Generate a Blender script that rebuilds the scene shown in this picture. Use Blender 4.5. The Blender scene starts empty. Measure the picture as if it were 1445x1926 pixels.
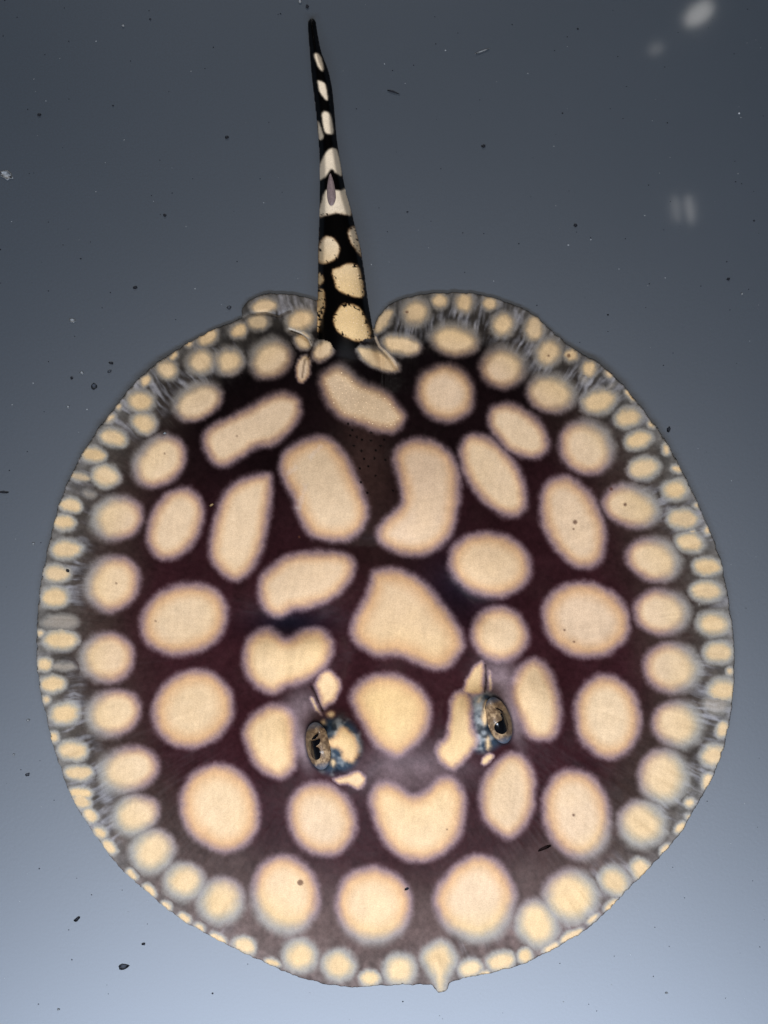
import bpy, math, random
import numpy as np

# ------------------------------------------------------------------ units
# lengths are laid out in photograph pixels (1 unit = 0.3 mm); disc about 39 cm wide
S = 0.0003
CX, CY, H = 722.5, 963.0, 2800.0          # camera stands H units straight above (CX, CY)
rng = np.random.default_rng(7)
random.seed(7)

def W(px, py, z):
    """layout point (x right, y towards the head, z up, in units) -> metres"""
    k = (H - z) / H
    return np.stack([(px - CX) * k * S, -(py - CY) * k * S, z * S + 0 * px], -1)

# ------------------------------------------------------------------ camera, light, exposure
scene = bpy.context.scene
col = scene.collection
cam_d = bpy.data.cameras.new('camera')
cam = bpy.data.objects.new('camera', cam_d)
col.objects.link(cam)
cam.location = (0, 0, H * S)
cam_d.sensor_fit = 'VERTICAL'
cam_d.sensor_height = 24
cam_d.lens = 24 * H / 1926.0
cam_d.clip_start = 0.01
cam_d.clip_end = 50
scene.camera = cam

world = bpy.data.worlds.new('World')
scene.world = world
world.use_nodes = True
bg = world.node_tree.nodes['Background']
bg.inputs[0].default_value = (0.75, 0.85, 1.0, 1)
bg.inputs[1].default_value = 0.04

def area(name, px, py, z, target, sx, sy, power, colr, spread=180):
    d = bpy.data.lights.new(name, 'AREA')
    d.shape = 'RECTANGLE'
    d.size, d.size_y = sx * S, sy * S
    d.energy = power
    d.color = colr
    d.spread = math.radians(spread)
    o = bpy.data.objects.new(name, d)
    col.objects.link(o)
    p = np.array([(px - CX) * S, -(py - CY) * S, z * S])
    t = np.array([(target[0] - CX) * S, -(target[1] - CY) * S, 0])
    o.location = p
    from mathutils import Vector
    o.rotation_euler = Vector(t - p).to_track_quat('-Z', 'Y').to_euler()
    return o

area('tank_lamp', 740, 2000, 4800, (722, 1200), 700, 500, 5.2, (1.0, 0.88, 0.77))
area('bank_lamp', 722, 3337, 2800, (722, 1800), 3800, 500, 15.5, (0.79, 0.87, 1.0))
area('rear_lamp', 150, -3600, 1900, (722, 1100), 300, 300, 6.0, (1.0, 0.95, 0.9))
# small round and tube lamps over the far right corner, seen mirrored in the glossy tank floor
def down_lamp(name, ix, iy, sx, sy, turn, radiance):
    d = bpy.data.lights.new(name, 'AREA')
    d.shape = 'ELLIPSE'
    d.size, d.size_y = sx * S, sy * S
    d.energy = radiance * math.pi * math.pi / 4 * d.size * d.size_y
    d.color = (1.0, 0.97, 0.93)
    o = bpy.data.objects.new(name, d)
    col.objects.link(o)
    o.location = ((ix - CX) * 2 * S, -(iy - CY) * 2 * S, H * S)
    o.rotation_euler = (0, 0, math.radians(turn))
down_lamp('corner_lamp', 1315, 26, 124, 70, 38, 22)
down_lamp('spark_lamp', 1234, 92, 62, 40, 20, 7)
down_lamp('tube_lamp', 1271, 392, 22, 100, 8, 11)
down_lamp('tube_lamp', 1298, 394, 22, 110, 8, 17)

vs = scene.view_settings
vs.view_transform = 'Standard'
vs.look = 'None'
vs.exposure = 0.11
vs.gamma = 1.0
vs.use_curve_mapping = False

# ------------------------------------------------------------------ helpers
def lin(r, g, b):
    c = np.array([r, g, b], float) / 255
    return np.where(c <= 0.04045, c / 12.92, ((c + 0.055) / 1.055) ** 2.4)

def sm(e0, e1, x):
    t = np.clip((x - e0) / (e1 - e0), 0, 1)
    return t * t * (3 - 2 * t)

def mix(a, b, t):
    t = np.asarray(t)
    if t.ndim == 1:
        t = t[:, None]
    return a * (1 - t) + b * t

_tabs = {}
def vn(x, y, seed):
    """smooth value noise in -1..1, one cell per unit"""
    if seed not in _tabs:
        _tabs[seed] = np.random.default_rng(seed).uniform(-1, 1, (256, 256))
    T = _tabs[seed]
    xi = np.floor(x).astype(int); yi = np.floor(y).astype(int)
    fx = x - xi; fy = y - yi
    fx = fx * fx * (3 - 2 * fx); fy = fy * fy * (3 - 2 * fy)
    a = T[xi & 255, yi & 255]; b = T[(xi + 1) & 255, yi & 255]
    c = T[xi & 255, (yi + 1) & 255]; d = T[(xi + 1) & 255, (yi + 1) & 255]
    return (a * (1 - fx) + b * fx) * (1 - fy) + (c * (1 - fx) + d * fx) * fy

def fbm(x, y, s, seed, o=3):
    r = 0; a = 1.0; n = 0
    for k in range(o):
        r = r + a * vn(x / s + 17 * k, y / s + 5 * k, seed + k); n += a
        a *= 0.55; s *= 0.5
    return r / n

def smooth_poly(P, n=3, closed=True):
    P = np.array(P, float)
    out = []
    m = len(P)
    for i in range(m if closed else m - 1):
        if closed:
            p0, p1, p2, p3 = P[i - 1], P[i], P[(i + 1) % m], P[(i + 2) % m]
        else:
            p0, p1, p2, p3 = P[max(i - 1, 0)], P[i], P[i + 1], P[min(i + 2, m - 1)]
        for k in range(n):
            t = k / n
            out.append(0.5 * ((2 * p1) + (-p0 + p2) * t + (2 * p0 - 5 * p1 + 4 * p2 - p3) * t * t
                              + (-p0 + 3 * p1 - 3 * p2 + p3) * t ** 3))
    if not closed:
        out.append(P[-1])
    return np.array(out)

def seg_dist2(x, y, a, b):
    dx, dy = b - a
    L = dx * dx + dy * dy + 1e-9
    t = np.clip(((x - a[0]) * dx + (y - a[1]) * dy) / L, 0, 1)
    return (x - a[0] - t * dx) ** 2 + (y - a[1] - t * dy) ** 2

def sd_poly(x, y, P):
    d = np.full(x.shape, 1e18)
    s = np.zeros(x.shape, bool)
    for i in range(len(P)):
        a = P[i]; b = P[(i + 1) % len(P)]
        np.minimum(d, seg_dist2(x, y, a, b), out=d)
        if a[1] != b[1]:
            c = ((a[1] > y) != (b[1] > y)) & (x < (b[0] - a[0]) * (y - a[1]) / (b[1] - a[1]) + a[0])
            s ^= c
    d = np.sqrt(d)
    return np.where(s, -d, d)

def sd_line(x, y, P):
    d = np.full(x.shape, 1e18)
    for i in range(len(P) - 1):
        np.minimum(d, seg_dist2(x, y, np.array(P[i], float), np.array(P[i + 1], float)), out=d)
    return np.sqrt(d)

def sd_ell(x, y, cx, cy, a, b, th):
    c, s = math.cos(math.radians(th)), math.sin(math.radians(th))
    u = (x - cx) * c + (y - cy) * s
    v = -(x - cx) * s + (y - cy) * c
    k = np.sqrt((u / a) ** 2 + (v / b) ** 2) + 1e-6
    g = np.sqrt((u / a ** 2) ** 2 + (v / b ** 2) ** 2) + 1e-6
    return k * (k - 1) / g

def make_mesh(name, co, faces, cols=None, smooth=True):
    me = bpy.data.meshes.new(name)
    co = np.asarray(co, np.float32)
    me.vertices.add(len(co))
    me.vertices.foreach_set('co', co.ravel())
    sizes = np.array([f.shape[1] for f in faces for _ in range(f.shape[0])], np.int32)
    loops = np.concatenate([f.ravel() for f in faces]).astype(np.int32)
    me.loops.add(len(loops)); me.loops.foreach_set('vertex_index', loops)
    me.polygons.add(len(sizes))
    st = np.zeros(len(sizes), np.int32); st[1:] = np.cumsum(sizes)[:-1]
    me.polygons.foreach_set('loop_start', st)
    me.polygons.foreach_set('use_smooth', np.full(len(sizes), smooth))
    me.update(calc_edges=True)
    if cols is not None:
        at = me.color_attributes.new('Col', 'FLOAT_COLOR', 'POINT')
        c4 = np.ones((len(co), 4), np.float32); c4[:, :3] = cols
        at.data.foreach_set('color', c4.ravel())
    me.validate()
    return me

def field_mesh(name, x0, x1, y0, y1, step, sdf, zfun, cfun, origin):
    """closed shell over a region sdf<0: top and bottom sheets joined along the rim"""
    nx = int((x1 - x0) / step) + 1; ny = int((y1 - y0) / step) + 1
    gx, gy = np.meshgrid(x0 + step * np.arange(nx), y0 + step * np.arange(ny))
    sd = sdf(gx.ravel(), gy.ravel()).reshape(ny, nx)
    ins = sd < 0
    q = ins[:-1, :-1] | ins[1:, :-1] | ins[:-1, 1:] | ins[1:, 1:]
    idx = np.arange(nx * ny).reshape(ny, nx)
    Q = np.stack([idx[:-1, :-1][q], idx[1:, :-1][q], idx[1:, 1:][q], idx[:-1, 1:][q]], 1)
    gyy, gxx = np.gradient(sd, step)
    used = np.unique(Q)
    remap = np.full(nx * ny, -1); remap[used] = np.arange(len(used))
    Q = remap[Q]
    x = gx.ravel()[used].copy(); y = gy.ravel()[used].copy(); s = sd.ravel()[used].copy()
    ex = gxx.ravel()[used]; ey = gyy.ravel()[used]
    out = s >= 0
    n2 = ex ** 2 + ey ** 2 + 1e-6
    x[out] -= (s * ex / np.maximum(n2, 0.4))[out]; y[out] -= (s * ey / np.maximum(n2, 0.4))[out]
    s2 = s.copy(); s2[out] = 0
    zt, zb = zfun(x, y, s2)
    n = len(x)
    co = np.concatenate([W(x, y, zt), W(x, y, zb)]) - origin
    # boundary edges
    E = np.concatenate([Q[:, [0, 1]], Q[:, [1, 2]], Q[:, [2, 3]], Q[:, [3, 0]]])
    key = np.sort(E, 1); k = key[:, 0].astype(np.int64) * n + key[:, 1]
    _, inv, cnt = np.unique(k, return_inverse=True, return_counts=True)
    B = E[cnt[inv] == 1]
    wall = np.stack([B[:, 1], B[:, 0], B[:, 0] + n, B[:, 1] + n], 1)
    bot = (Q + n)[:, ::-1]
    c = cfun(x, y, s2)
    return make_mesh(name, co, [Q, bot, wall], np.concatenate([c, c]))

def link(name, me, mat, parent=None, **props):
    o = bpy.data.objects.new(name, me)
    col.objects.link(o)
    if me is not None and mat is not None:
        me.materials.append(mat)
    if parent is not None:
        o.parent = parent
    for k, v in props.items():
        o[k] = v
    return o

# ------------------------------------------------------------------ materials
def new_mat(name):
    m = bpy.data.materials.new(name); m.use_nodes = True
    nt = m.node_tree
    return m, nt, nt.nodes['Principled BSDF']

def skin_mat(name, rough, spec, bump, coat=0.0):
    m, nt, p = new_mat(name)
    a = nt.nodes.new('ShaderNodeVertexColor'); a.layer_name = 'Col'
    tc = nt.nodes.new('ShaderNodeTexCoord')
    n1 = nt.nodes.new('ShaderNodeTexNoise'); n1.inputs['Scale'].default_value = 1500; n1.inputs['Detail'].default_value = 2
    n2 = nt.nodes.new('ShaderNodeTexNoise'); n2.inputs['Scale'].default_value = 220; n2.inputs['Detail'].default_value = 4
    nt.links.new(tc.outputs['Object'], n1.inputs['Vector']); nt.links.new(tc.outputs['Object'], n2.inputs['Vector'])
    mr = nt.nodes.new('ShaderNodeMapRange')
    mr.inputs['From Min'].default_value = 0.25; mr.inputs['From Max'].default_value = 0.75
    mr.inputs['To Min'].default_value = 0.86; mr.inputs['To Max'].default_value = 1.14
    nt.links.new(n1.outputs['Fac'], mr.inputs['Value'])
    mx = nt.nodes.new('ShaderNodeMix'); mx.data_type = 'RGBA'; mx.blend_type = 'MULTIPLY'
    mx.inputs[0].default_value = 1
    nt.links.new(a.outputs['Color'], mx.inputs[6]); nt.links.new(mr.outputs['Result'], mx.inputs[7])
    nt.links.new(mx.outputs[2], p.inputs['Base Color'])
    b = nt.nodes.new('ShaderNodeBump'); b.inputs['Strength'].default_value = bump; b.inputs['Distance'].default_value = 0.0006
    nt.links.new(n2.outputs['Fac'], b.inputs['Height'])
    nt.links.new(b.outputs['Normal'], p.inputs['Normal'])
    p.inputs['Roughness'].default_value = rough
    p.inputs['Specular IOR Level'].default_value = spec
    p.inputs['Coat Weight'].default_value = coat
    p.inputs['Coat Roughness'].default_value = 0.08
    return m

M_skin = skin_mat('spotted_skin', 0.38, 0.035, 0.12)
M_eye = skin_mat('eye_surface', 0.4, 0.3, 0.03, 0.15)

def plain_mat(name, rgb, rough=0.6, spec=0.4, var=0.2, scale=900):
    m, nt, p = new_mat(name)
    n = nt.nodes.new('ShaderNodeTexNoise'); n.inputs['Scale'].default_value = scale
    r = nt.nodes.new('ShaderNodeValToRGB')
    c = np.array(rgb)
    r.color_ramp.elements[0].position = 0.3; r.color_ramp.elements[1].position = 0.7
    r.color_ramp.elements[0].color = (*(c * (1 - var)), 1); r.color_ramp.elements[1].color = (*(c * (1 + var)), 1)
    tc = nt.nodes.new('ShaderNodeTexCoord')
    nt.links.new(tc.outputs['Object'], n.inputs['Vector'])
    nt.links.new(n.outputs['Fac'], r.inputs['Fac']); nt.links.new(r.outputs['Color'], p.inputs['Base Color'])
    p.inputs['Roughness'].default_value = rough; p.inputs['Specular IOR Level'].default_value = spec
    return m

M_black = plain_mat('pupil_black', (0.002, 0.002, 0.003), 0.15, 0.5)
M_lid = plain_mat('eyelid_skin', (0.30, 0.25, 0.25), 0.7, 0.1, 0.6, 260)
M_spine = plain_mat('spine_grey', (0.20, 0.15, 0.15), 0.5)
M_dent = plain_mat('denticle_cream', (0.78, 0.58, 0.36), 0.5)
M_dark = plain_mat('debris_dark', (0.018, 0.020, 0.026), 0.9, 0.1)
M_grey = plain_mat('debris_grey', (0.045, 0.052, 0.066), 0.9, 0.2)
M_pale = plain_mat('debris_pale', (0.26, 0.28, 0.30), 0.9, 0.1, 0.5, 500)
M_brown = plain_mat('debris_brown', (0.012, 0.006, 0.006), 0.9, 0.05)
M_tan = plain_mat('debris_tan', (0.30, 0.20, 0.09), 0.7)

# floor: glossy blue-grey moulded plastic with fine grain and faint smears
M_floor, nt, p = new_mat('tank_floor_plastic')
tc = nt.nodes.new('ShaderNodeTexCoord')
def nnoise(scale, detail):
    n = nt.nodes.new('ShaderNodeTexNoise'); n.inputs['Scale'].default_value = scale; n.inputs['Detail'].default_value = detail
    nt.links.new(tc.outputs['Object'], n.inputs['Vector']); return n
n1 = nnoise(1100, 2); n2 = nnoise(9, 4)
mr1 = nt.nodes.new('ShaderNodeMapRange'); mr1.inputs['From Min'].default_value = .25; mr1.inputs['From Max'].default_value = .75
mr1.inputs['To Min'].default_value = .78; mr1.inputs['To Max'].default_value = 1.22
nt.links.new(n1.outputs['Fac'], mr1.inputs['Value'])
cr = nt.nodes.new('ShaderNodeValToRGB')
cr.color_ramp.elements[0].position = .3; cr.color_ramp.elements[0].color = (0.009, 0.020, 0.034, 1)
cr.color_ramp.elements[1].position = .7; cr.color_ramp.elements[1].color = (0.012, 0.023, 0.038, 1)
nt.links.new(n2.outputs['Fac'], cr.inputs['Fac'])
mx = nt.nodes.new('ShaderNodeMix'); mx.data_type = 'RGBA'; mx.blend_type = 'MULTIPLY'; mx.inputs[0].default_value = 1
nt.links.new(cr.outputs['Color'], mx.inputs[6]); nt.links.new(mr1.outputs['Result'], mx.inputs[7])
nt.links.new(mx.outputs[2], p.inputs['Base Color'])
bp = nt.nodes.new('ShaderNodeBump'); bp.inputs['Strength'].default_value = 0.05; bp.inputs['Distance'].default_value = 0.0004
n3 = nnoise(500, 3)
nt.links.new(n3.outputs['Fac'], bp.inputs['Height']); nt.links.new(bp.outputs['Normal'], p.inputs['Normal'])
p.inputs['Roughness'].default_value = 0.48
p.inputs['Specular IOR Level'].default_value = 1.0
p.inputs['IOR'].default_value = 1.72
p.inputs['Specular Tint'].default_value = (0.85, 0.91, 1.0, 1)
p.inputs['Coat Weight'].default_value = 0.25
p.inputs['Coat Roughness'].default_value = 0.058

# ------------------------------------------------------------------ tank floor
me = bpy.data.meshes.new('tank_floor')
r = 3.0
me.from_pydata([(-r, -r, 0), (r, -r, 0), (r, r, 0), (-r, r, 0)], [], [(0, 1, 2, 3)])
link('tank_floor', me, M_floor, kind='structure')

# ------------------------------------------------------------------ stingray: outline
DISC = [(704,640),(704,622),(708,604),(722,583),(742,569),(780,557),(825,552),(877,551),(905,556),(941,564),(986,583),(1011,597),(1028,614),
 (1059,640),(1090,663),(1125,683),(1156,708),(1187,742),(1225,791),(1256,836),(1284,888),(1308,936),(1334,997),(1353,1045),(1365,1097),
 (1374,1152),(1380,1208),(1381,1249),(1379,1304),(1371,1367),(1354,1430),(1337,1468),(1310,1516),(1279,1568),(1241,1613),(1189,1665),
 (1141,1715),(1099,1751),(1058,1776),(1002,1805),(954,1822),(902,1834),(862,1843),(845,1848),(841,1860),(831,1868),(821,1862),(814,1852),
 (800,1851),(766,1852),(716,1854),(664,1856),(625,1853),(596,1847),(550,1834),(498,1810),(439,1783),(391,1758),(342,1730),(294,1692),(249,1654),
 (211,1614),(169,1556),(136,1502),(114,1443),(97,1390),(85,1335),(75,1292),(70,1242),(70,1194),(74,1128),(81,1076),(92,1024),(101,990),
 (114,939),(134,894),(155,854),(184,808),(208,777),(243,732),(287,690),(336,656),(391,625),(448,602),(456,593),(457,580),(473,563),(503,552),
 (547,555),(572,559),(600,570),(640,600),(680,640)]
DISC = smooth_poly(DISC, 3)
TAIL_C = []   # centre line and half width, from traced edges
yl = np.array([36,41,69,138,188,235,291,346,400,469,544,627,680,760]); xl = np.array([585,579,580.5,586,591.6,597,601,602,601,598.5,598,597,592,590])
yr = np.array([34,36,61,97,133,166,208,257,285,327,363,396,430,469,516,571,599,635,680,760]); xr = np.array([588,593,597,604,618,625,629,633,637,644,651,661,669,679,686,693,698,704,716,720])
TAIL = np.array([(587,34.5)] + [(np.interp(y, yr, xr), y) for y in range(40, 900, 12)] + [(np.interp(y, yl, xl), y) for y in range(892, 39, -12)], float)
TAIL = smooth_poly(TAIL, 2)
ang = lambda x, y: np.arctan2(y - 1200, x - 730)

def disc_sd(x, y):
    a = ang(x, y)
    return sd_poly(x, y, DISC) + 1.2 * vn(a * 60, a * 0, 91) + 0.8 * vn(a * 170, a * 0, 92)
_cache = {}
def ray_sd(x, y):
    return np.minimum(disc_sd(x, y), sd_poly(x, y, TAIL))

EYES = {  # centre x, y, long half axis, short half axis, tilt
 'l': dict(c=(599, 1403), a=43, b=20, th=80, dome=(630, 1403, 58, 60)),
 'r': dict(c=(938, 1355), a=43, b=20, th=72, dome=(905, 1358, 58, 62)),
}
def gauss(x, y, cx, cy, sx, sy=None, th=0):
    sy = sy or sx
    c, s = math.cos(math.radians(th)), math.sin(math.radians(th))
    u = (x - cx) * c + (y - cy) * s; v = -(x - cx) * s + (y - cy) * c
    return np.exp(-0.5 * ((u / sx) ** 2 + (v / sy) ** 2))

LINES = {  # creases of the spiracles and fin folds: polyline, depth, width
 's1': ([(586,1290),(592,1302),(599,1318),(607,1336)], 4, 2.5),
 's2': ([(913,1250),(914,1262),(915,1280),(912,1302)], 4, 2.5),
 'f1': ([(548,622),(570,630),(583,640),(588,652),(580,672)], 8, 4.0),
 'f2': ([(706,640),(716,655),(731,670),(745,690)], 6, 4.0),
 'f3': ([(455,600),(470,590),(500,588),(525,594),(545,584)], 5, 3.0),
 'g1': ([(537,1215),(534,1240),(535,1270),(530,1296)], 5, 13.0),
 'g2': ([(541,1352),(548,1385),(556,1420)], 8, 14.0),
 'g3': ([(970,1290),(984,1330),(988,1375)], 8, 14.0),
}
def body_h(x, y, ddisc, dtail):
    de = np.maximum(-ddisc, 0)
    h = 4 + 78 * (1 - np.exp(-(de / 250.0) ** 1.35)) + 20 * (1 - np.exp(-(de / 40.0)))
    h += (34 * gauss(x, y, 750, 1290, 150, 250, -5) + 20 * gauss(x, y, 690, 900, 90, 260, -5)) * sm(0, 120, de)
    for k in EYES.values():
        dx, dy, rx, ry = k['dome']
        rr = np.sqrt(((x - dx) / rx) ** 2 + ((y - dy) / ry) ** 2)
        h += 50 * np.exp(-(rr * 1.08) ** 2.8)
        e = sd_ell(x, y, *k['c'], k['a'], k['b'], k['th'])
        h -= 30 * sm(1, -9, e)
    for cx, cy, s, a in ((505,1240,38,12),(585,1225,32,12),(510,1393,45,16),(575,1095,55,14),(1008,1315,40,16),(940,1192,40,12),(922,1060,50,12),
                         (605,920,70,14),(800,930,65,14),(735,1345,60,6),(785,1550,70,8),(765,1160,75,8),(820,1815,14,8)):
        h += 1.6 * a * gauss(x, y, cx, cy, s)
    h -= 16 * gauss(x, y, 540, 1172, 60, 22, 5) + 20 * gauss(x, y, 880, 1130, 40, 22, 40) + 9 * gauss(x, y, 720, 1030, 90, 18)
    h -= 10 * gauss(x, y, 660, 1250, 22, 40) + 8 * gauss(x, y, 760, 1440, 60, 22)
    for P, dep, w in LINES.values():
        lo = (x > min(p[0] for p in P) - 30) & (x < max(p[0] for p in P) + 30) & (y > min(p[1] for p in P) - 30) & (y < max(p[1] for p in P) + 30)
        if lo.any():
            d = sd_line(x[lo], y[lo], P)
            h[lo] -= dep * np.exp(-(d / w) ** 2)
    h += 2.2 * fbm(x, y, 90, 31) * sm(0, 80, de) + 0.5 * fbm(x, y, 14, 35) * sm(0, 60, de)
    a = ang(x, y)
    h += (1.4 * vn(a * 40, a * 0 + 3, 41) + 0.5 * vn(a * 110, de / 60, 42)) * sm(0, 30, de) * sm(110, 50, de)
    h = np.where(ddisc < 0, h, 0)
    # tail: rounded, highest along its middle
    dt = np.maximum(-dtail, 0)
    w = np.interp(y, [30, 140, 260, 400, 520, 640, 760], [7, 16, 18, 30, 43, 54, 62])
    q = np.clip(dt / w, 0, 1)
    ht = 2 + 0.95 * w * np.sqrt(np.maximum(1 - (1 - q) ** 2, 0))
    ht = ht * sm(880, 640, y) + 22 * sm(700, 600, y) * sm(0, 12, dt)
    k = 8.0 + 30 * sm(630, 700, y)
    hm = np.clip(0.5 + 0.5 * (ht - h) / k, 0, 1)
    return h * (1 - hm) + ht * hm + k * hm * (1 - hm)

def ray_z(x, y, s):
    dd = disc_sd(x, y); dt = sd_poly(x, y, TAIL)
    h = body_h(x, y, dd, dt)
    a = ang(x, y)
    lift = (1 + (5 + 4 * vn(a * 5, a * 0, 55) + 2 * vn(a * 14, a * 0, 56)) * sm(1100, 1500, y)) * np.exp(-np.maximum(-dd, 0) / 70) * (dd < 3) + 2.0
    lift = np.where(dd < 3, 2.0 + (lift - 2.0) * np.where(y < 720, sm(-6, 10, dt), 1), 2.0)
    _cache['dd'], _cache['dt'] = dd, dt
    edge = s >= -0.01
    zt = lift + np.where(edge, 2.5, np.maximum(h, 2.5))
    return zt, lift

# ------------------------------------------------------------------ stingray: colour pattern
E_ = []   # spots: (kind, data)
def el(*t):
    for q in t: E_.append(('e', q))
def po(*pts): E_.append(('p', smooth_poly(pts, 4)))
el((372,757,50,35,-25),(510,675,44,38,-35),(301,868,58,44,-45),(330,985,73,51,-65),(222,975,50,43,-20),(213,1098,56,51,-50),
 (347,1165,86,69,-18),(363,1334,81,74,-35),(203,1237,53,50,-10),(215,1341,54,46,-20),(243,1447,57,45,-15),(415,1520,87,75,65),
 (257,1532,46,38,-20),(287,1601,45,40,-40),(347,1658,38,36,0),(416,1693,46,42,-50),(538,1681,76,65,75),(605,1541,74,65,60),
 (703,1701,75,73,20),(1085,1530,87,65,78),(1247,1460,52,48,80),(1208,1549,48,43,35),(1074,1685,53,50,40),
 (1010,1737,47,39,70),(1155,1657,32,28,40),(1143,1348,82,65,80),(1102,1166,86,73,15),(940,1193,57,54,30),(922,1062,80,64,10),
 (1078,982,94,58,66),(928,894,92,50,56),(838,740,59,56,40),(975,810,68,43,38),(1102,842,57,50,45),(1185,953,56,41,22),
 (1228,1053,53,42,18),(1243,1151,54,45,12),(1262,1256,56,49,10),(1273,1363,50,44,20),(855,640,48,33,8),(945,692,45,42,0),
 (1036,740,49,38,10))
po((379,832),(392,802),(432,780),(471,761),(500,744),(536,734),(566,750),(568,779),(548,814),(518,839),(483,846),(459,861),(428,878),(396,871))
po((513,897),(497,887),(461,894),(425,919),(405,960),(393,1009),(392,1040),(406,1071),(438,1095),(465,1085),(491,1049),(507,991),(514,942))
po((693,1510),(702,1478),(730,1468),(755,1478),(778,1492),(800,1482),(825,1460),(855,1462),(876,1490),(878,1530),(865,1575),(835,1608),(800,1622),(760,1618),(725,1590),(702,1550))
po((955,1412),(985,1420),(1006,1450),(1010,1500),(998,1545),(968,1576),(940,1575),(912,1550),(900,1515),(905,1470),(928,1435))
po((812,1690),(820,1665),(848,1630),(885,1608),(925,1610),(958,1640),(972,1685),(960,1730),(935,1760),(895,1772),(850,1755),(822,1725))
po((957,1290),(975,1255),(1003,1237),(1030,1252),(1052,1295),(1058,1345),(1046,1385),(1020,1397),(990,1385),(972,1350),(958,1318))
po((597,715),(612,695),(640,684),(662,698),(685,716),(720,730),(750,755),(766,785),(750,812),(715,816),(675,802),(640,790),(613,760))
po((523,874),(537,845),(573,822),(623,822),(654,858),(679,907),(695,956),(688,992),(658,1017),(613,1020),(577,1005),(555,962),(547,934),(530,904))
po((736,864),(746,837),(782,822),(833,834),(863,873),(867,922),(860,981),(842,1021),(797,1049),(747,1044),(711,1021),(709,994),(732,964),(751,941),(748,909))
po((483,1114),(490,1080),(535,1045),(594,1034),(649,1038),(671,1065),(658,1102),(625,1130),(583,1147),(552,1151),(528,1164),(498,1152))
po((455,1235),(464,1200),(498,1178),(526,1187),(543,1197),(573,1181),(606,1180),(629,1208),(621,1248),(588,1279),(540,1296),(514,1309),(480,1294),(460,1266))
po((455,1380),(470,1345),(505,1325),(540,1328),(558,1350),(560,1390),(563,1415),(555,1450),(528,1468),(495,1455),(468,1425))
po((592,1290),(600,1268),(620,1256),(638,1270),(643,1296),(630,1322),(606,1333),(600,1312))
po((583,1312),(592,1311),(600,1330),(606,1345),(592,1335))
po((691,1100),(699,1074),(732,1065),(776,1078),(811,1105),(846,1148),(870,1187),(874,1221),(848,1255),(815,1262),(781,1248),(746,1236),(711,1237),(675,1220),(658,1190),(664,1159),(681,1128))
po((657,1311),(676,1278),(711,1264),(757,1270),(797,1297),(813,1329),(807,1374),(778,1410),(746,1427),(717,1415),(692,1389),(671,1349))
po((902,1243),(913,1251),(912,1283),(908,1307),(869,1306),(882,1266))
po((918,1264),(924,1268),(925,1295),(917,1302))
po((856,1302),(885,1304),(892,1366),(900,1395),(886,1421),(864,1444),(852,1451),(832,1440),(817,1417),(824,1393),(836,1387),(841,1350),(843,1320))
el((917,1428,15,9,-45))
po((624,1466),(642,1460),(658,1455),(677,1449),(690,1463),(687,1477),(672,1486),(655,1478),(637,1477))
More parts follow.
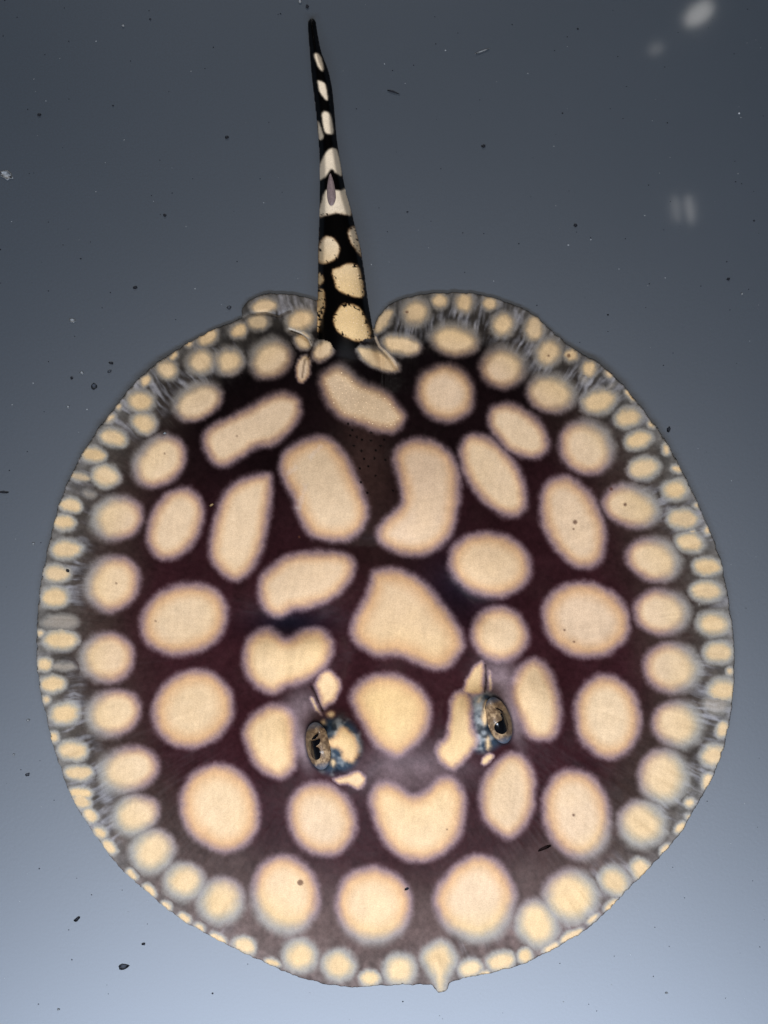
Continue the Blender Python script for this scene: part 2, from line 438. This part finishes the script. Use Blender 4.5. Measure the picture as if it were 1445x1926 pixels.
# eye-dome patches
po((611,1394),(630,1383),(639,1366),(655,1366),(675,1394),(677,1419),(664,1438),(645,1430),(639,1413),(620,1406))
el((628,1436,7,10,0),(623,1343,10,8,20),(609,1358,7,6,30),(914,1340,8,26,5),(917,1398,7,14,0),(901,1316,4,8,25))
N_EYE0 = len(E_) - 7
RIM = [(496,576,28,17,-5),(486,605,24,19,0),(451,621,17,20,60),(391,633,24,17,-30),(356,645,10,8,-30),(377,680,30,27,-20),(431,680,30,28,0),
 (327,670,13,9,-40),(313,695,24,20,30),(273,716,14,12,-40),(265,754,28,23,10),(223,765,9,7,-40),(272,795,27,23,20),(208,787,12,9,-40),(213,823,29,20,15),
 (176,856,27,17,12),(199,896,30,23,10),(150,896,24,10,10),(166,928,15,9,15),(133,950,25,15,12),(121,983,25,17,8),(126,1033,33,21,-3),(106,1079,28,20,0),(102,1123,29,21,-2),
 (113,1170,38,17,0),(114,1204,36,22,0),(76,1192,10,9,0),(84,1249,17,15,0),(120,1253,26,9,0),(100,1285,28,18,0),(86,1315,9,9,0),(121,1342,31,24,-8),(101,1388,13,12,40),
 (137,1412,31,21,5),(149,1453,30,16,-3),(152,1491,24,13,5),(155,1507,20,17,30),(170,1534,17,13,45),(190,1566,16,12,45),(207,1594,18,13,45),(249,1646,15,10,40),(282,1674,17,11,40),
 (313,1703,13,9,35),(347,1727,16,11,35),(377,1746,13,8,35),(411,1765,19,11,30),(460,1779,25,19,20),(513,1811,17,10,20),(564,1799,34,33,0),
 (637,1815,33,31,0),(696,1840,22,18,0),(752,1824,32,33,0),(885,1822,25,20,-10),(943,1808,29,21,-12),(988,1799,18,17,-20),(913,1832,14,8,-10),
 (1075,1760,27,11,-30),(1036,1782,18,9,-25),(1116,1729,15,8,-38),(1151,1702,17,9,-42),(1206,1635,25,21,45),(1253,1597,16,9,-50),(1279,1557,14,10,-50),(1296,1537,9,8,0),(1297,1509,13,11,0),
 (1330,1470,13,18,20),(1298,1021,30,22,12),(1331,1066,30,20,5),(1329,1111,34,22,3),(1341,1173,33,26,5),(1351,1228,31,24,3),(1374,1264,9,9,0),(1360,1298,31,25,-10),
 (1346,1325,28,20,0),(1361,1372,14,18,10),(1341,1420,27,23,-30),(1126,755,37,27,-15),
 (921,571,17,16,0),(947,611,27,24,-60),(1005,618,22,27,10),(1031,663,28,30,20),(1075,670,17,15,0),(1109,694,17,18,20),(1100,712,10,9,0),(1146,704,11,9,40),(1182,785,28,21,-10),
 (1184,744,16,8,50),(1146,728,16,7,-40),(1225,798,9,8,50),(1201,827,30,20,-18),(1253,846,10,14,-20),(1211,881,33,24,-15),(1274,882,14,9,10),(1270,921,27,22,0),(1311,951,9,7,0),(1285,976,33,21,8),
 (1331,999,9,10,0),(827,566,19,17,0),(874,570,20,22,0),(782,587,29,28,0),(722,604,15,30,35),(756,649,40,22,8),(566,602,30,25,-20),(571,640,17,20,-30),(608,658,20,27,40),
 (711,675,46,18,28),(571,693,15,28,10),(1302,1000,8,5,0),(1317,1135,0.1,0.1,0)]
N_RIM0 = len(E_)
el(*RIM)
po((826,1766),(848,1778),(860,1802),(852,1826),(843,1846),(841,1864),(830,1874),(819,1866),(813,1846),(800,1826),(790,1802),(804,1778))
N_TAIL0 = len(E_)
def A(*pts): po(*[(420 + x / 3.6125, y / 3.6125) for x, y in pts])
def Bz(*pts): po(*[(420 + x / 3.6125, 350 + y / 3.6125) for x, y in pts])
A((612,372),(640,358),(668,385),(684,450),(682,485),(655,478),(628,425))
A((636,555),(660,545),(695,565),(712,630),(716,680),(690,678),(655,630))
A((666,775),(690,752),(730,770),(745,830),(752,905),(720,915),(690,900),(672,840))
A((636,835),(652,822),(668,860),(684,930),(660,955),(645,930))
A((650,1130),(685,1050),(730,1008),(780,1025),(812,1190),(765,1180),(735,1152),(705,1195),(655,1228),(640,1200))
Bz((640,215),(655,130),(685,40),(715,20),(800,25),(838,20),(875,195),(780,188),(720,200))
Bz((640,430),(655,370),(700,335),(760,355),(795,420),(775,490),(700,530),(645,520))
Bz((845,300),(905,275),(945,480),(900,440),(858,375))
Bz((735,570),(790,545),(850,520),(930,555),(962,745),(870,752),(780,712),(750,650))
Bz((745,890),(800,808),(870,795),(950,850),(1010,1035),(890,1055),(790,1005),(752,950))
Bz((640,600),(670,585),(688,640),(660,680),(640,690))
Bz((638,720),(688,705),(695,800),(680,890),(655,970),(636,1000))
Bz((640,310),(658,308),(652,345),(640,350))
NS = len(E_)

R_ = np.zeros(NS)
for i, (k, q) in enumerate(E_):
    if k == 'e': R_[i] = min(q[2], q[3])
    else: R_[i] = -sd_poly(*np.meshgrid(np.linspace(q[:, 0].min(), q[:, 0].max(), 24), np.linspace(q[:, 1].min(), q[:, 1].max(), 24)), q).min()
PORES = [(655,460),(715,465),(600,500),(650,535),(745,530),(670,590),(740,585),(812,597),(640,655),(695,640),(745,703),(645,748),(865,803),(688,822),(590,395),(715,410),(805,460),(575,430),(780,500),(560,350),(620,440)]
PORES = [(500 + x / 3.6125, 700 + y / 3.6125) for x, y in PORES]
MARKS = [(1082,982,4.5),(1079,995,2.2),(1150,920,3.5),(1176,949,3.5),(1062,1185,2.4),(1080,1207,2.4),(565,1660,6),(1079,1533,3),(446,820,2),(310,853,2),(1032,669,2.5),(766,587,3),
         (1070,669,4),(219,1097,2),(293,1168,2),(841,1560,2),(563,1010,2)]
spot_rng = np.random.default_rng(3)
JIT = spot_rng.uniform(-1, 1, (NS, 3))

def ray_col(x, y, s):
    dd, dt = _cache['dd'], _cache['dt']
    dm = np.full(x.shape, 1e18)
    for i in range(len(DISC)):
        p, q = DISC[i], DISC[(i + 1) % len(DISC)]
        if not (p[1] < 646 and 596 < p[0] < 706):
            np.minimum(dm, seg_dist2(x, y, p, q), out=dm)
    de = np.where(dd < 0, np.sqrt(dm), 0)
    a = ang(x, y)
    n = len(x)
    tail = (dt < 0) & (y < 656 - 19 * sm(16, 40, np.abs(x - 650)) + 3 * vn(x / 9, x * 0, 58))
    # ---- ground colour of the skin
    wine = lin(51, 25, 29); brown = lin(60, 46, 42); black = lin(12, 7, 8); rimc = lin(88, 82, 76); marg = lin(128, 125, 121)
    g = np.tile(wine, (n, 1))
    g = mix(g, brown, np.clip(sm(230, 110, de) + 0.25 * fbm(x, y, 60, 61), 0, 1))
    g = mix(g, lin(38, 24, 22), sm(1150, 980, y) * sm(160, 40, np.abs(x - 700)) * 0.8)
    blk = np.clip(gauss(x, y, 650, 700, 190, 130) * 1.7 + gauss(x, y, 640, 800, 330, 70, -8) * .8 + 0.3 * gauss(x, y, 880, 720, 120, 120), 0, 1)
    g = mix(g, black, blk)
    g = mix(g, lin(26, 13, 15), .55 * sm(1250, 880, y) * sm(90, 200, de))
    g = mix(g, lin(58, 40, 36), np.clip(gauss(x, y, 690, 880, 32, 75, -8), 0, 1) * .85)
    navy = np.clip(gauss(x, y, 545, 1172, 60, 22) + gauss(x, y, 860, 1110, 45, 60, -40) * .8, 0, 1)
    g = mix(g, lin(24, 20, 30), navy)
    hd = np.clip(gauss(x, y, 765, 1450, 70, 30) * .5 + gauss(x, y, 570, 1330, 22, 20) * .6 + gauss(x, y, 935, 1275, 24, 22) * .7 + gauss(x, y, 568, 1398, 10, 30, -15) * 1.1 + gauss(x, y, 962, 1340, 9, 34, -15) * 1.1, 0, 1)
    g = mix(g, lin(150, 130, 134), hd)
    aw = a + .012 * fbm(x, y, 40, 75)
    streak = 0.4 * vn(aw * 100, de / 30, 71) + 0.25 * vn(aw * 230, de / 20, 72) + .3 * fbm(x, y, 16, 77)
    patch = sm(-0.25, 0.6, vn(a * 9, de / 90, 73) + 0.3 * streak)
    rimf = sm(120, 15, de + 26 * streak)
    up = sm(900, 640, y)
    g = mix(g, mix(rimc * np.ones((n, 1)), lin(56, 52, 48), up), rimf * 0.85)
    g = mix(g, marg, np.clip(sm(34, 0, de + 14 * streak) * 0.55 * (1 - .5 * up), 0, 1))
    g = mix(g, lin(168, 166, 170), np.clip(patch * sm(95, 50, de) * sm(-0.1, 0.7, streak + .2) * 0.7, 0, 1))
    g = mix(g, black, np.clip(1.5 * gauss(x, y, 655, 680, 75, 42), 0, 1))
    fr = sm(1480, 1760, y) * sm(330, 60, de)
    g = mix(g, lin(118, 98, 94), fr * (.55 + .25 * fbm(x, y, 45, 79)))  # paler grey-brown front skin, with the veil of sheen there painted in
    mot = .5 * fbm(x, y, 26, 95) + .5 * vn(aw * 60, de / 40, 97) + .3 * fbm(x, y, 8, 98, 2)
    g = g * (1 + .45 * mot * sm(130, 40, de))[:, None]
    f = 1.04 + 0.24 * fbm(x, y, 7, 81, 2) + 0.26 * fbm(x, y, 32, 83)
    g = g * f[:, None]
    g = np.where(tail[:, None], lin(5, 4, 4), g)
    # blue-grey domes round the eyes
    for kk, e in EYES.items():
        dx, dy, rx, ry = e['dome']
        rr = np.sqrt(((x - dx) / rx) ** 2 + ((y - dy) / ry) ** 2)
        tone = mix(lin(52, 66, 80) * np.ones((n, 1)), lin(168, 172, 172), sm(-.2, .5, fbm(x, y, 22, 87)))  # pale patches paint wet glints into the dome colour
        tone = mix(tone, lin(20, 27, 36), sm(.0, .5, fbm(x, y, 18, 88)) * .9)
        if kk == 'r':
            m = sm(1.05, 0.75, rr) * sm(880, 900, x)
        else:
            m = sm(1.05, 0.7, rr) * sm(694, 660, x)
        g = mix(g, tone, m)
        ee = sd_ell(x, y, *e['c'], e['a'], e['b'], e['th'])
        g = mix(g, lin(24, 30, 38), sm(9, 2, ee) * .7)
    # ---- distance to the nearest spot
    wx = 3.2 * fbm(x, y, 30, 101); wy = 3.2 * fbm(x, y, 30, 105)
    xx = x + wx; yy = y + wy
    fz = 1.2 * vn(x / 2.7, y / 2.7, 111) + 1.3 * vn(x / 9.0, y / 9.0, 112)
    D = np.full(n, 1e3); ID = np.zeros(n, int)
    for i, (k, q) in enumerate(E_):
        if k == 'e':
            m = max(q[2], q[3]) + 22
            b = (q[0] - m, q[0] + m, q[1] - m, q[1] + m)
        else:
            b = (q[:, 0].min() - 22, q[:, 0].max() + 22, q[:, 1].min() - 22, q[:, 1].max() + 22)
        sel = np.nonzero((x > b[0]) & (x < b[1]) & (y > b[2]) & (y < b[3]))[0]
        if i >= N_TAIL0: sel = sel[tail[sel]]
        elif 611 > 0: sel = sel[~tail[sel]]
        if not len(sel): continue
        X, Y = (xx[sel], yy[sel]) if i < N_TAIL0 else (x[sel], y[sel])
        d = sd_ell(X, Y, *q) if k == 'e' else sd_poly(X, Y, q)
        o = d < D[sel]
        D[sel[o]] = d[o]; ID[sel[o]] = i
    rim = np.clip(sm(150, 60, de[:]) , 0, 1)
    R = R_[ID]
    small = np.clip(R / 45, 0.3, 1.0)
    D = D + fz * np.where(ID >= N_TAIL0, .5, 1) + np.where((ID >= N_RIM0) & (ID < N_TAIL0), 2.5 * streak * small, 0)
    t = -D
    yellow = lin(244, 205, 146); cream = lin(238, 208, 168); pink = lin(234, 202, 170); peach = lin(222, 174, 126)
    hy = np.clip(gauss(x, y, 745, 1340, 170, 150) * 0.9 + rim * 0.5 + 0.18 * JIT[ID, 0] + 0.12 * fbm(x, y, 50, 121), 0, 1)
    core = mix(mix(cream * np.ones((n, 1)), pink, np.clip(.45 + .4 * JIT[ID, 1] - rim, 0, 1)), yellow, hy)
    core = mix(core, lin(206, 180, 154), up * .55 * (1 - rim))
    edge = mix(peach * np.ones((n, 1)), lin(238, 206, 150), rim)
    edge = mix(edge, lin(190, 150, 100), up * .6)
    inner = mix(edge, core, sm(0.12, 0.62, t / np.maximum(R, 1)))
    inner = inner * (1 + 0.06 * fbm(x, y, 16, 131) + .05 * fbm(x, y, 55, 135) + .04 * fbm(x, y, 5, 133, 2) + 0.05 * JIT[ID, 2])[:, None]
    inner = inner * (1 + .05 * vn(x / 5 + y / 40, y / 28 - x / 60, 171) + .05 * vn(x / 30, y / 6 + x / 25, 172) * sm(.2, .6, vn(x / 60, y / 60, 173)))[:, None]
    halo = mix(lin(172, 146, 152) * np.ones((n, 1)), lin(174, 170, 163), rim)
    halo = mix(halo, lin(92, 72, 52), up * .75 * (1 - .4 * rim))
    ah = sm(-8 - 7 * rim, 8, t / small) * np.where(tail, 0, .75 + .1 * rim)
    ac = sm(0, 22 + 8 * rim, t / small) * (1 - .08 * rim)
    ac = np.where(ID >= N_TAIL0, sm(-1.5, 3.5, t), ac)
    eyep = (ID >= N_EYE0) & (ID < N_RIM0)
    ac = np.where(eyep, sm(-3, 9, t), ac); ah = np.where(eyep, 0, ah)
    faint = np.ones(NS)
    for j in range(N_RIM0, N_TAIL0):
        q = E_[j][1]
        if E_[j][0] == 'p': continue
        faint[j] = {(113,1170): .55, (120,1253): .55, (166,928): .45, (1346,1325): .5, (1100,712): .4, (150,896): .7, (1146,728): .4, (486,605): .75, (722,604): .8}.get((q[0], q[1]), 1.0)
    ah = ah * faint[ID]; ac = ac * faint[ID]
    inner = mix(inner, lin(170, 167, 165), np.where(faint[ID] < .6, .7, 0))
    white = mix(lin(250, 232, 205) * np.ones((n, 1)), lin(240, 205, 150), sm(380, 560, y))
    inner = np.where((ID >= N_TAIL0)[:, None], mix(white * (1 + .06 * fbm(x, y, 6, 140, 2))[:, None], lin(150, 104, 58), sm(6 + 3 * vn(x / 4, y / 4, 141), 0, t) * .8 * sm(360, 430, y)), inner)
    c = mix(mix(np.sqrt(g), np.sqrt(halo), ah), np.sqrt(np.maximum(inner, 0)), ac) ** 2
    gran = tail & (np.abs(t - 1) < 6) & (vn(x / 3.1, y / 3.1, 143) > .52) & (y > 400)
    c = np.where(gran[:, None], lin(14, 9, 7), c)
    # pores, marks, creases
    for px, py in PORES:
        d = (x - px) ** 2 + (y - py) ** 2
        c = np.where((d < 5.0)[:, None], lin(6, 4, 4), c)
    for px, py, r_ in MARKS:
        d = np.sqrt((x - px) ** 2 + (y - py) ** 2)
        c = mix(c, lin(95, 58, 44), sm(r_ + 1, r_ - 1.5, d) * .8)
    for nm, w, k in (('s1', 1.7, .9), ('s2', 1.9, .9), ('f1', 2.2, .9)):
        d = sd_line(x, y, LINES[nm][0])
        c = mix(c, lin(28, 16, 12), sm(w, w * .4, d) * k)
    for P, w, cc in (([(706,634),(714,652),(728,664),(742,680),(746,692)], 2.2, lin(225, 205, 180)), ([(722,660),(734,676),(738,690)], 1.6, lin(215, 190, 150)),
                     ([(544,618),(566,626),(580,637),(586,650)], 1.6, lin(225, 215, 200)), ([(574,676),(571,690),(569,710)], 2.0, lin(90, 66, 44)),
                     ([(457,596),(480,588),(506,588),(524,596),(546,580)], 1.0, lin(120, 112, 104))):
        d = sd_line(x, y, P)
        c = mix(c, cc, sm(w + .9, w - .9, d) * .6 * np.where(tail, 0, 1))
    # slime streaks on the left neck blotch
    for P in ([(585,858),(592,850),(601,842)], [(545,890),(555,880)], [(563,955),(569,935),(574,915)]):
        d = sd_line(x, y, P)
        c = mix(c, lin(236, 222, 212), sm(9, 0, d + 4 * vn(x / 5, y / 5, 151)) * .22)
    c = mix(c, lin(40, 34, 32), np.where(s > -1.2, .75, 0) * sm(.0, .9, np.cos(a - 1.0)) * np.where(tail, 0, 1))  # thin shadow line of the lower right rim, painted into the edge colour
    return np.clip(c * 0.85, 0.0005, 0.92)

# ------------------------------------------------------------------ stingray: build
ORG = W(np.array(735.), np.array(1200.), np.array(0.))
ray = bpy.data.objects.new('stingray', None)
ray.empty_display_size = 0.1
ray.location = ORG
col.objects.link(ray)
ray['label'] = 'round dark stingray covered in cream spots, black-and-white banded tail, lying on tank floor'
ray['category'] = 'stingray'
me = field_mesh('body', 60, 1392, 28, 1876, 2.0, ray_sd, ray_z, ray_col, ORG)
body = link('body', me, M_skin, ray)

def surf_z(px, py):
    x = np.atleast_1d(np.asarray(px, float)); y = np.atleast_1d(np.asarray(py, float))
    return ray_z(x, y, np.full(x.shape, -5.0))[0]

# eyes
IR = dict(
 l=dict(pupil=[(584,700),(618,698),(658,686),(654,718),(630,738),(652,752),(664,785),(652,822),(622,826),(598,796),(582,745)], wedge=[(600,688),(622,662),(648,645),(640,672),(618,690)], o=(420,1200)),
 r=dict(pupil=[(584,520),(616,508),(636,548),(634,618),(600,654),(552,636),(542,600),(566,574),(590,562),(596,545)], wedge=[(546,476),(575,480),(602,498),(614,520),(596,514),(580,494)], o=(780,1200)))
for kk, e in EYES.items():
    cx, cy = e['c']; A_, B_, th = e['a'] + 2, e['b'] + 3, e['th']
    base = float(surf_z(cx, cy)[0])
    # the ball stands tilted: higher on the side towards the dome
    inward = 1 if kk == 'l' else -1
    def esd(x, y): return sd_ell(x, y, cx, cy, A_, B_, th)
    def ez(x, y, s, cx=cx, cy=cy, base=base, inward=inward):
        c, sn = math.cos(math.radians(th)), math.sin(math.radians(th))
        u = ((x - cx) * c + (y - cy) * sn) / A_; v = (-(x - cx) * sn + (y - cy) * c) / B_
        top = base + 2 + 24 * np.maximum(1 - np.minimum(u * u + v * v, 1.1), -.1) + 0.45 * inward * (x - cx)
        return top, np.full(x.shape, base - 16)
    def ec(x, y, s, cx=cx, cy=cy):
        c, sn = math.cos(math.radians(th)), math.sin(math.radians(th))
        u = ((x - cx) * c + (y - cy) * sn) / A_; v = (-(x - cx) * sn + (y - cy) * c) / B_
        rr = np.sqrt(u * u + v * v)
        k = mix(lin(120, 96, 72) * np.ones((len(x), 1)), lin(180, 152, 118), sm(-.3, .5, fbm(x, y, 5, 161)))
        k = mix(k, lin(96, 80, 66), sm(.0, .6, vn(np.arctan2(v, u) * 4, rr * 2, 165)) * .5)
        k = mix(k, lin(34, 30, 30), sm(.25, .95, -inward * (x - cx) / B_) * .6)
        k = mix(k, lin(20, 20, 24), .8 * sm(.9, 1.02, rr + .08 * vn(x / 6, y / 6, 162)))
        k = mix(k, lin(70, 88, 110), sm(.6, .8, np.abs(u)) * sm(.6, .9, np.abs(u)) * .7)
        return k * .9
    ey = link('eye', field_mesh('eye', cx - 50, cx + 50, cy - 50, cy + 50, 0.8, esd, ez, ec, ORG), M_eye, ray)
    for nm in ('pupil', 'wedge'):
        ox, oy = IR[kk]['o']
        P = smooth_poly([(ox + x / 3.6125, oy + y / 3.6125) for x, y in IR[kk][nm]], 4)
        def pz(x, y, s, ez=ez):
            t, b = ez(x, y, s); return t + 1.6, t - 2
        pm = field_mesh('pupil', P[:, 0].min() - 2, P[:, 0].max() + 2, P[:, 1].min() - 2, P[:, 1].max() + 2, 0.7,
                        lambda x, y, P=P: sd_poly(x, y, P), pz, lambda x, y, s: np.full((len(x), 3), .002), ORG)
        link('pupil' if nm == 'pupil' else 'iris_fold', pm, M_black, ey)
    # eyelid: a soft ring lying on the rim of the socket
    vs_, fs = [], []
    N, K = 72, 8
    tt = np.linspace(0, 2 * np.pi, N, endpoint=False)
    c, sn = math.cos(math.radians(th)), math.sin(math.radians(th))
    aa, bb = e['a'] + 0.5, e['b'] + 0.5
    ux, vy = aa * np.cos(tt), bb * np.sin(tt)
    X = cx + ux * c - vy * sn; Y = cy + ux * sn + vy * c
    Z = surf_z(cx + (X - cx) * 1.12, cy + (Y - cy) * 1.12)
    Zs = Z.copy()
    for _ in range(12): Zs = (np.roll(Zs, 1) + Zs * 2 + np.roll(Zs, -1)) / 4
    nx, ny = (X - cx), (Y - cy); L = np.hypot(nx, ny); nx /= L; ny /= L
    lat = .15 + 2.0 * np.clip(-inward * (X - cx) / B_, 0, 1) ** 1.5
    for j in range(K):
        f = 2 * np.pi * j / K
        rr = 0.9 * lat
        vs_.append(W(X + nx * rr * math.cos(f), Y + ny * rr * math.cos(f), Zs - 1 + rr * 1.1 * math.sin(f)) - ORG)
    co = np.concatenate(vs_)
    i = np.arange(N)
    for j in range(K):
        j2 = (j + 1) % K
        fs.append(np.stack([j * N + i, j * N + (i + 1) % N, j2 * N + (i + 1) % N, j2 * N + i], 1))
    link('eyelid', make_mesh('eyelid', co, fs), M_lid, ey)

# tail spine: short blunt blade lying along the top of the tail
P = smooth_poly([(621,326),(626,336),(630,352),(632,372),(628,384),(623,387),(618,382),(615,366),(616,346)], 4)
def spz(x, y, s):
    z = surf_z(x, y); return z + 3.2 * np.sqrt(np.clip(-s / 7, 0, 1)) + .6, z - 3
def spc(x, y, s): return np.full((len(x), 3), .2)
link('tail_spine', field_mesh('tail_spine', 610, 638, 322, 392, 1.0, lambda x, y: sd_poly(x, y, P), spz, spc, ORG), M_spine, ray)

# denticles: pale prickles on the blotch before the tail and on the tail
def dome_cloud(pts):
    V, F = [], []
    for (x, y, z, r_) in pts:
        b = len(V)
        V.append(W(np.array(x), np.array(y), np.array(z + r_ * .9)) - ORG)
        for k in range(6):
            f = k * math.pi / 3
            V.append(W(np.array(x + r_ * math.cos(f)), np.array(y + r_ * math.sin(f)), np.array(z - .8)) - ORG)
        for k in range(6): F.append((b, b + 1 + (k + 1) % 6, b + 1 + k))
    return make_mesh('denticles', np.array(V), [np.array(F)])
pts = []
saddle = E_[[i for i in range(NS) if E_[i][0] == 'p' and abs(E_[i][1][:, 0].mean() - 682) < 12 and abs(E_[i][1][:, 1].mean() - 752) < 14][0]][1]
def scatter(poly, n, gap, rad, marg):
    got = []
    lo, hi = poly.min(0), poly.max(0)
    for _ in range(6000):
        if len(got) >= n: break
        q = [random.uniform(lo[0], hi[0]), random.uniform(lo[1], hi[1])]
        if sd_poly(np.array([q[0]]), np.array([q[1]]), poly)[0] > -marg: continue
        if any((q[0] - g[0]) ** 2 + (q[1] - g[1]) ** 2 < gap * gap for g in got): continue
        got.append(q)
    z = surf_z([g[0] for g in got], [g[1] for g in got])
    return [(g[0], g[1], float(zz), rad * random.uniform(.6, 1.2)) for g, zz in zip(got, z)]
pts += scatter(saddle, 110, 7, 1.7, 14)
for k in (8, 9): pts += scatter(E_[N_TAIL0 + k][1], 45, 6, 1.5, 5)
link('denticles', dome_cloud(pts), M_dent, ray, kind='stuff')

# ------------------------------------------------------------------ debris on the floor and on the skin
def flake(x, y, a, b, th, z, thick, seed):
    r_ = np.random.default_rng(seed)
    n = 12
    f = np.linspace(0, 2 * np.pi, n, endpoint=False)
    k = 1 + .28 * r_.uniform(-1, 1, n)
    u = a * k * np.cos(f); v = b * k * np.sin(f)
    c, s = math.cos(math.radians(th)), math.sin(math.radians(th))
    X = x + u * c - v * s; Y = y + u * s + v * c
    O = W(np.array(float(x)), np.array(float(y)), np.array(z))
    top = W(X * .85 + x * .15, Y * .85 + y * .15, np.full(n, z + thick)) - O
    mid = W(X, Y, np.full(n, z + thick * .5)) - O
    bot = W(X * .9 + x * .1, Y * .9 + y * .1, np.full(n, z)) - O
    cap = W(np.array([float(x)]), np.array([float(y)]), np.array([z + thick * 1.25])) - O
    i = np.arange(n); j = (i + 1) % n
    F = [np.stack([i + n, j + n, j, i], 1), np.stack([i + 2 * n, j + 2 * n, j + n, i + n], 1),
         np.stack([j, np.full(n, 3 * n), i], 1)[:, [0, 2, 1]], np.arange(2 * n, 3 * n)[None, ::-1]]
    return make_mesh('debris_flake', np.concatenate([top, mid, bot, cap]), F), O

G1 = 'dark debris specks on the bare floor'
G2 = 'pale debris specks on the bare floor'
L1 = 'tiny dark speck of debris lying on the bare blue-grey tank floor'
L2 = 'tiny pale speck of debris lying on the bare blue-grey tank floor'
FL = [  # x, y, a, b, tilt, material, label, group
 (177,727,7,9,-15,M_grey,'grey squarish flake on the floor beside the spotted left rear rim',None),
 (232,1819,12,6,-12,M_grey,'largest dark oval crumb on the pale floor below the head rim',None),
 (6,926,14,2.2,2,M_dark,'thin black splinter on the floor by the left edge of view',None),
 (740,173,14,2,18,M_dark,'thin dark fibre on the floor right of the banded tail',None),
 (905,97,20,1.6,-22,M_pale,'thin pale fibre on the floor right of the tail tip',None),
 (10,329,17,9,25,M_pale,'pale whitish flake on the floor level with the banded tail',None),
 (136,603,7,4,10,M_pale,'small pale chip on the floor behind the left rear rim',None),
 (1258,808,4,6,20,M_dark,'black grain touching the right rear rim of the stingray',None),
 (145,1729,7,4,-35,M_dark,L1,G1),(270,1776,4,3,0,M_dark,L1,G1),(206,699,5,3,-30,M_grey,L1,G1),(255,541,5,3.5,0,M_dark,L1,G1),(431,579,5,4,0,M_grey,L1,G1),
 (209,683,5,3,20,M_dark,L1,G1),(910,275,5,3.5,10,M_dark,L1,G1),(310,405,4,3,0,M_dark,L1,G1),(427,258,4,3.5,0,M_dark,L1,G1),(74,216,4,3,0,M_dark,L1,G1),
 (1082,424,4.5,3.5,0,M_dark,L1,G1),(578,12,4,4,0,M_dark,L1,G1),(52,1457,5,3.5,-30,M_grey,L1,G1),(1370,525,4,3,0,M_dark,L1,G1),(135,711,3.5,3,0,M_dark,L1,G1),
 (53,1355,4,2.5,-20,M_pale,L2,G2),(63,1023,3,3,0,M_pale,L2,G2),(154,701,4.5,3,15,M_pale,L2,G2),(128,765,3,3,0,M_pale,L2,G2),(26,1420,2.5,2.5,0,M_pale,L2,G2),
 (1396,553,2.5,2.5,0,M_pale,L2,G2),(1254,1868,3,2,0,M_pale,L2,G2),(232,48,3,2.5,0,M_pale,L2,G2),(110,1899,3,2,0,M_pale,L2,G2),(564,2,4,5,0,M_pale,L2,G2),
 (765,1672,5,3,-20,M_dark,'small black crumb on the skin between two front cream spots',None),
 (1020,1597,16,3.2,-18,M_brown,'dark splinter lying on the brown skin near the front right spots',None),
 (128,1074,4,3,40,M_dark,'small black grain on a left rim spot of the stingray',None),
 (310,815,4,1.8,-10,M_pale,'tiny white chip on the black skin of the left rear disc',None),
 (398,950,6,2,-20,M_tan,'tiny tan shred on the dark skin between left oval spots',None),
]
for n_, (x, y, a, b, th, m, lab, grp) in enumerate(FL):
    z = 0.3
    onray = disc_sd(np.array([float(x)]), np.array([float(y)]))[0] < -3
    if onray: z = float(surf_z(x, y)[0]) - .6
    k = .82 if z < 1 else 1.0
    me, O = flake(x, y, a * k, b * k, th, z, 1.5, 200 + n_)
    nm = 'debris_fibre' if min(a, b) <= 2.2 and max(a, b) > 9 else 'debris_flake'
    o = link(nm, me, m, label=lab, category='debris')
    o.location = O
    if grp: o['group'] = grp

# dust: grains too many and too small to count
def dust(n, r0, r1, mat, seed, name, lab):
    r_ = np.random.default_rng(seed)
    x = r_.uniform(-150, 1600, n); y = r_.uniform(-150, 2080, n)
    k = ray_sd(x, y) > 8
    V, F = [], []
    for X, Y in zip(x[k], y[k]):
        R0 = r_.uniform(r0, r1) * (1 + .6 * (r_.random() < .1)); b = len(V); f0 = r_.uniform(0, 6)
        st = r_.uniform(.5, 1)
        V.append(W(np.array(X), np.array(Y), np.array(R0 * .8)))
        for q in range(5):
            f = f0 + q * 2 * math.pi / 5
            V.append(W(np.array(X + R0 * math.cos(f)), np.array(Y + st * R0 * math.sin(f)), np.array(.05)))
        for q in range(5): F.append((b, b + 1 + (q + 1) % 5, b + 1 + q))
    link(name, make_mesh(name, np.array(V), [np.array(F)]), mat, kind='stuff', label=lab, category='dust')
dust(420, .7, 1.7, M_dark, 11, 'dark_dust', 'scattering of fine dark dust grains over the tank floor')
dust(260, .6, 1.3, M_pale, 12, 'pale_dust', 'scattering of fine pale dust grains over the tank floor')
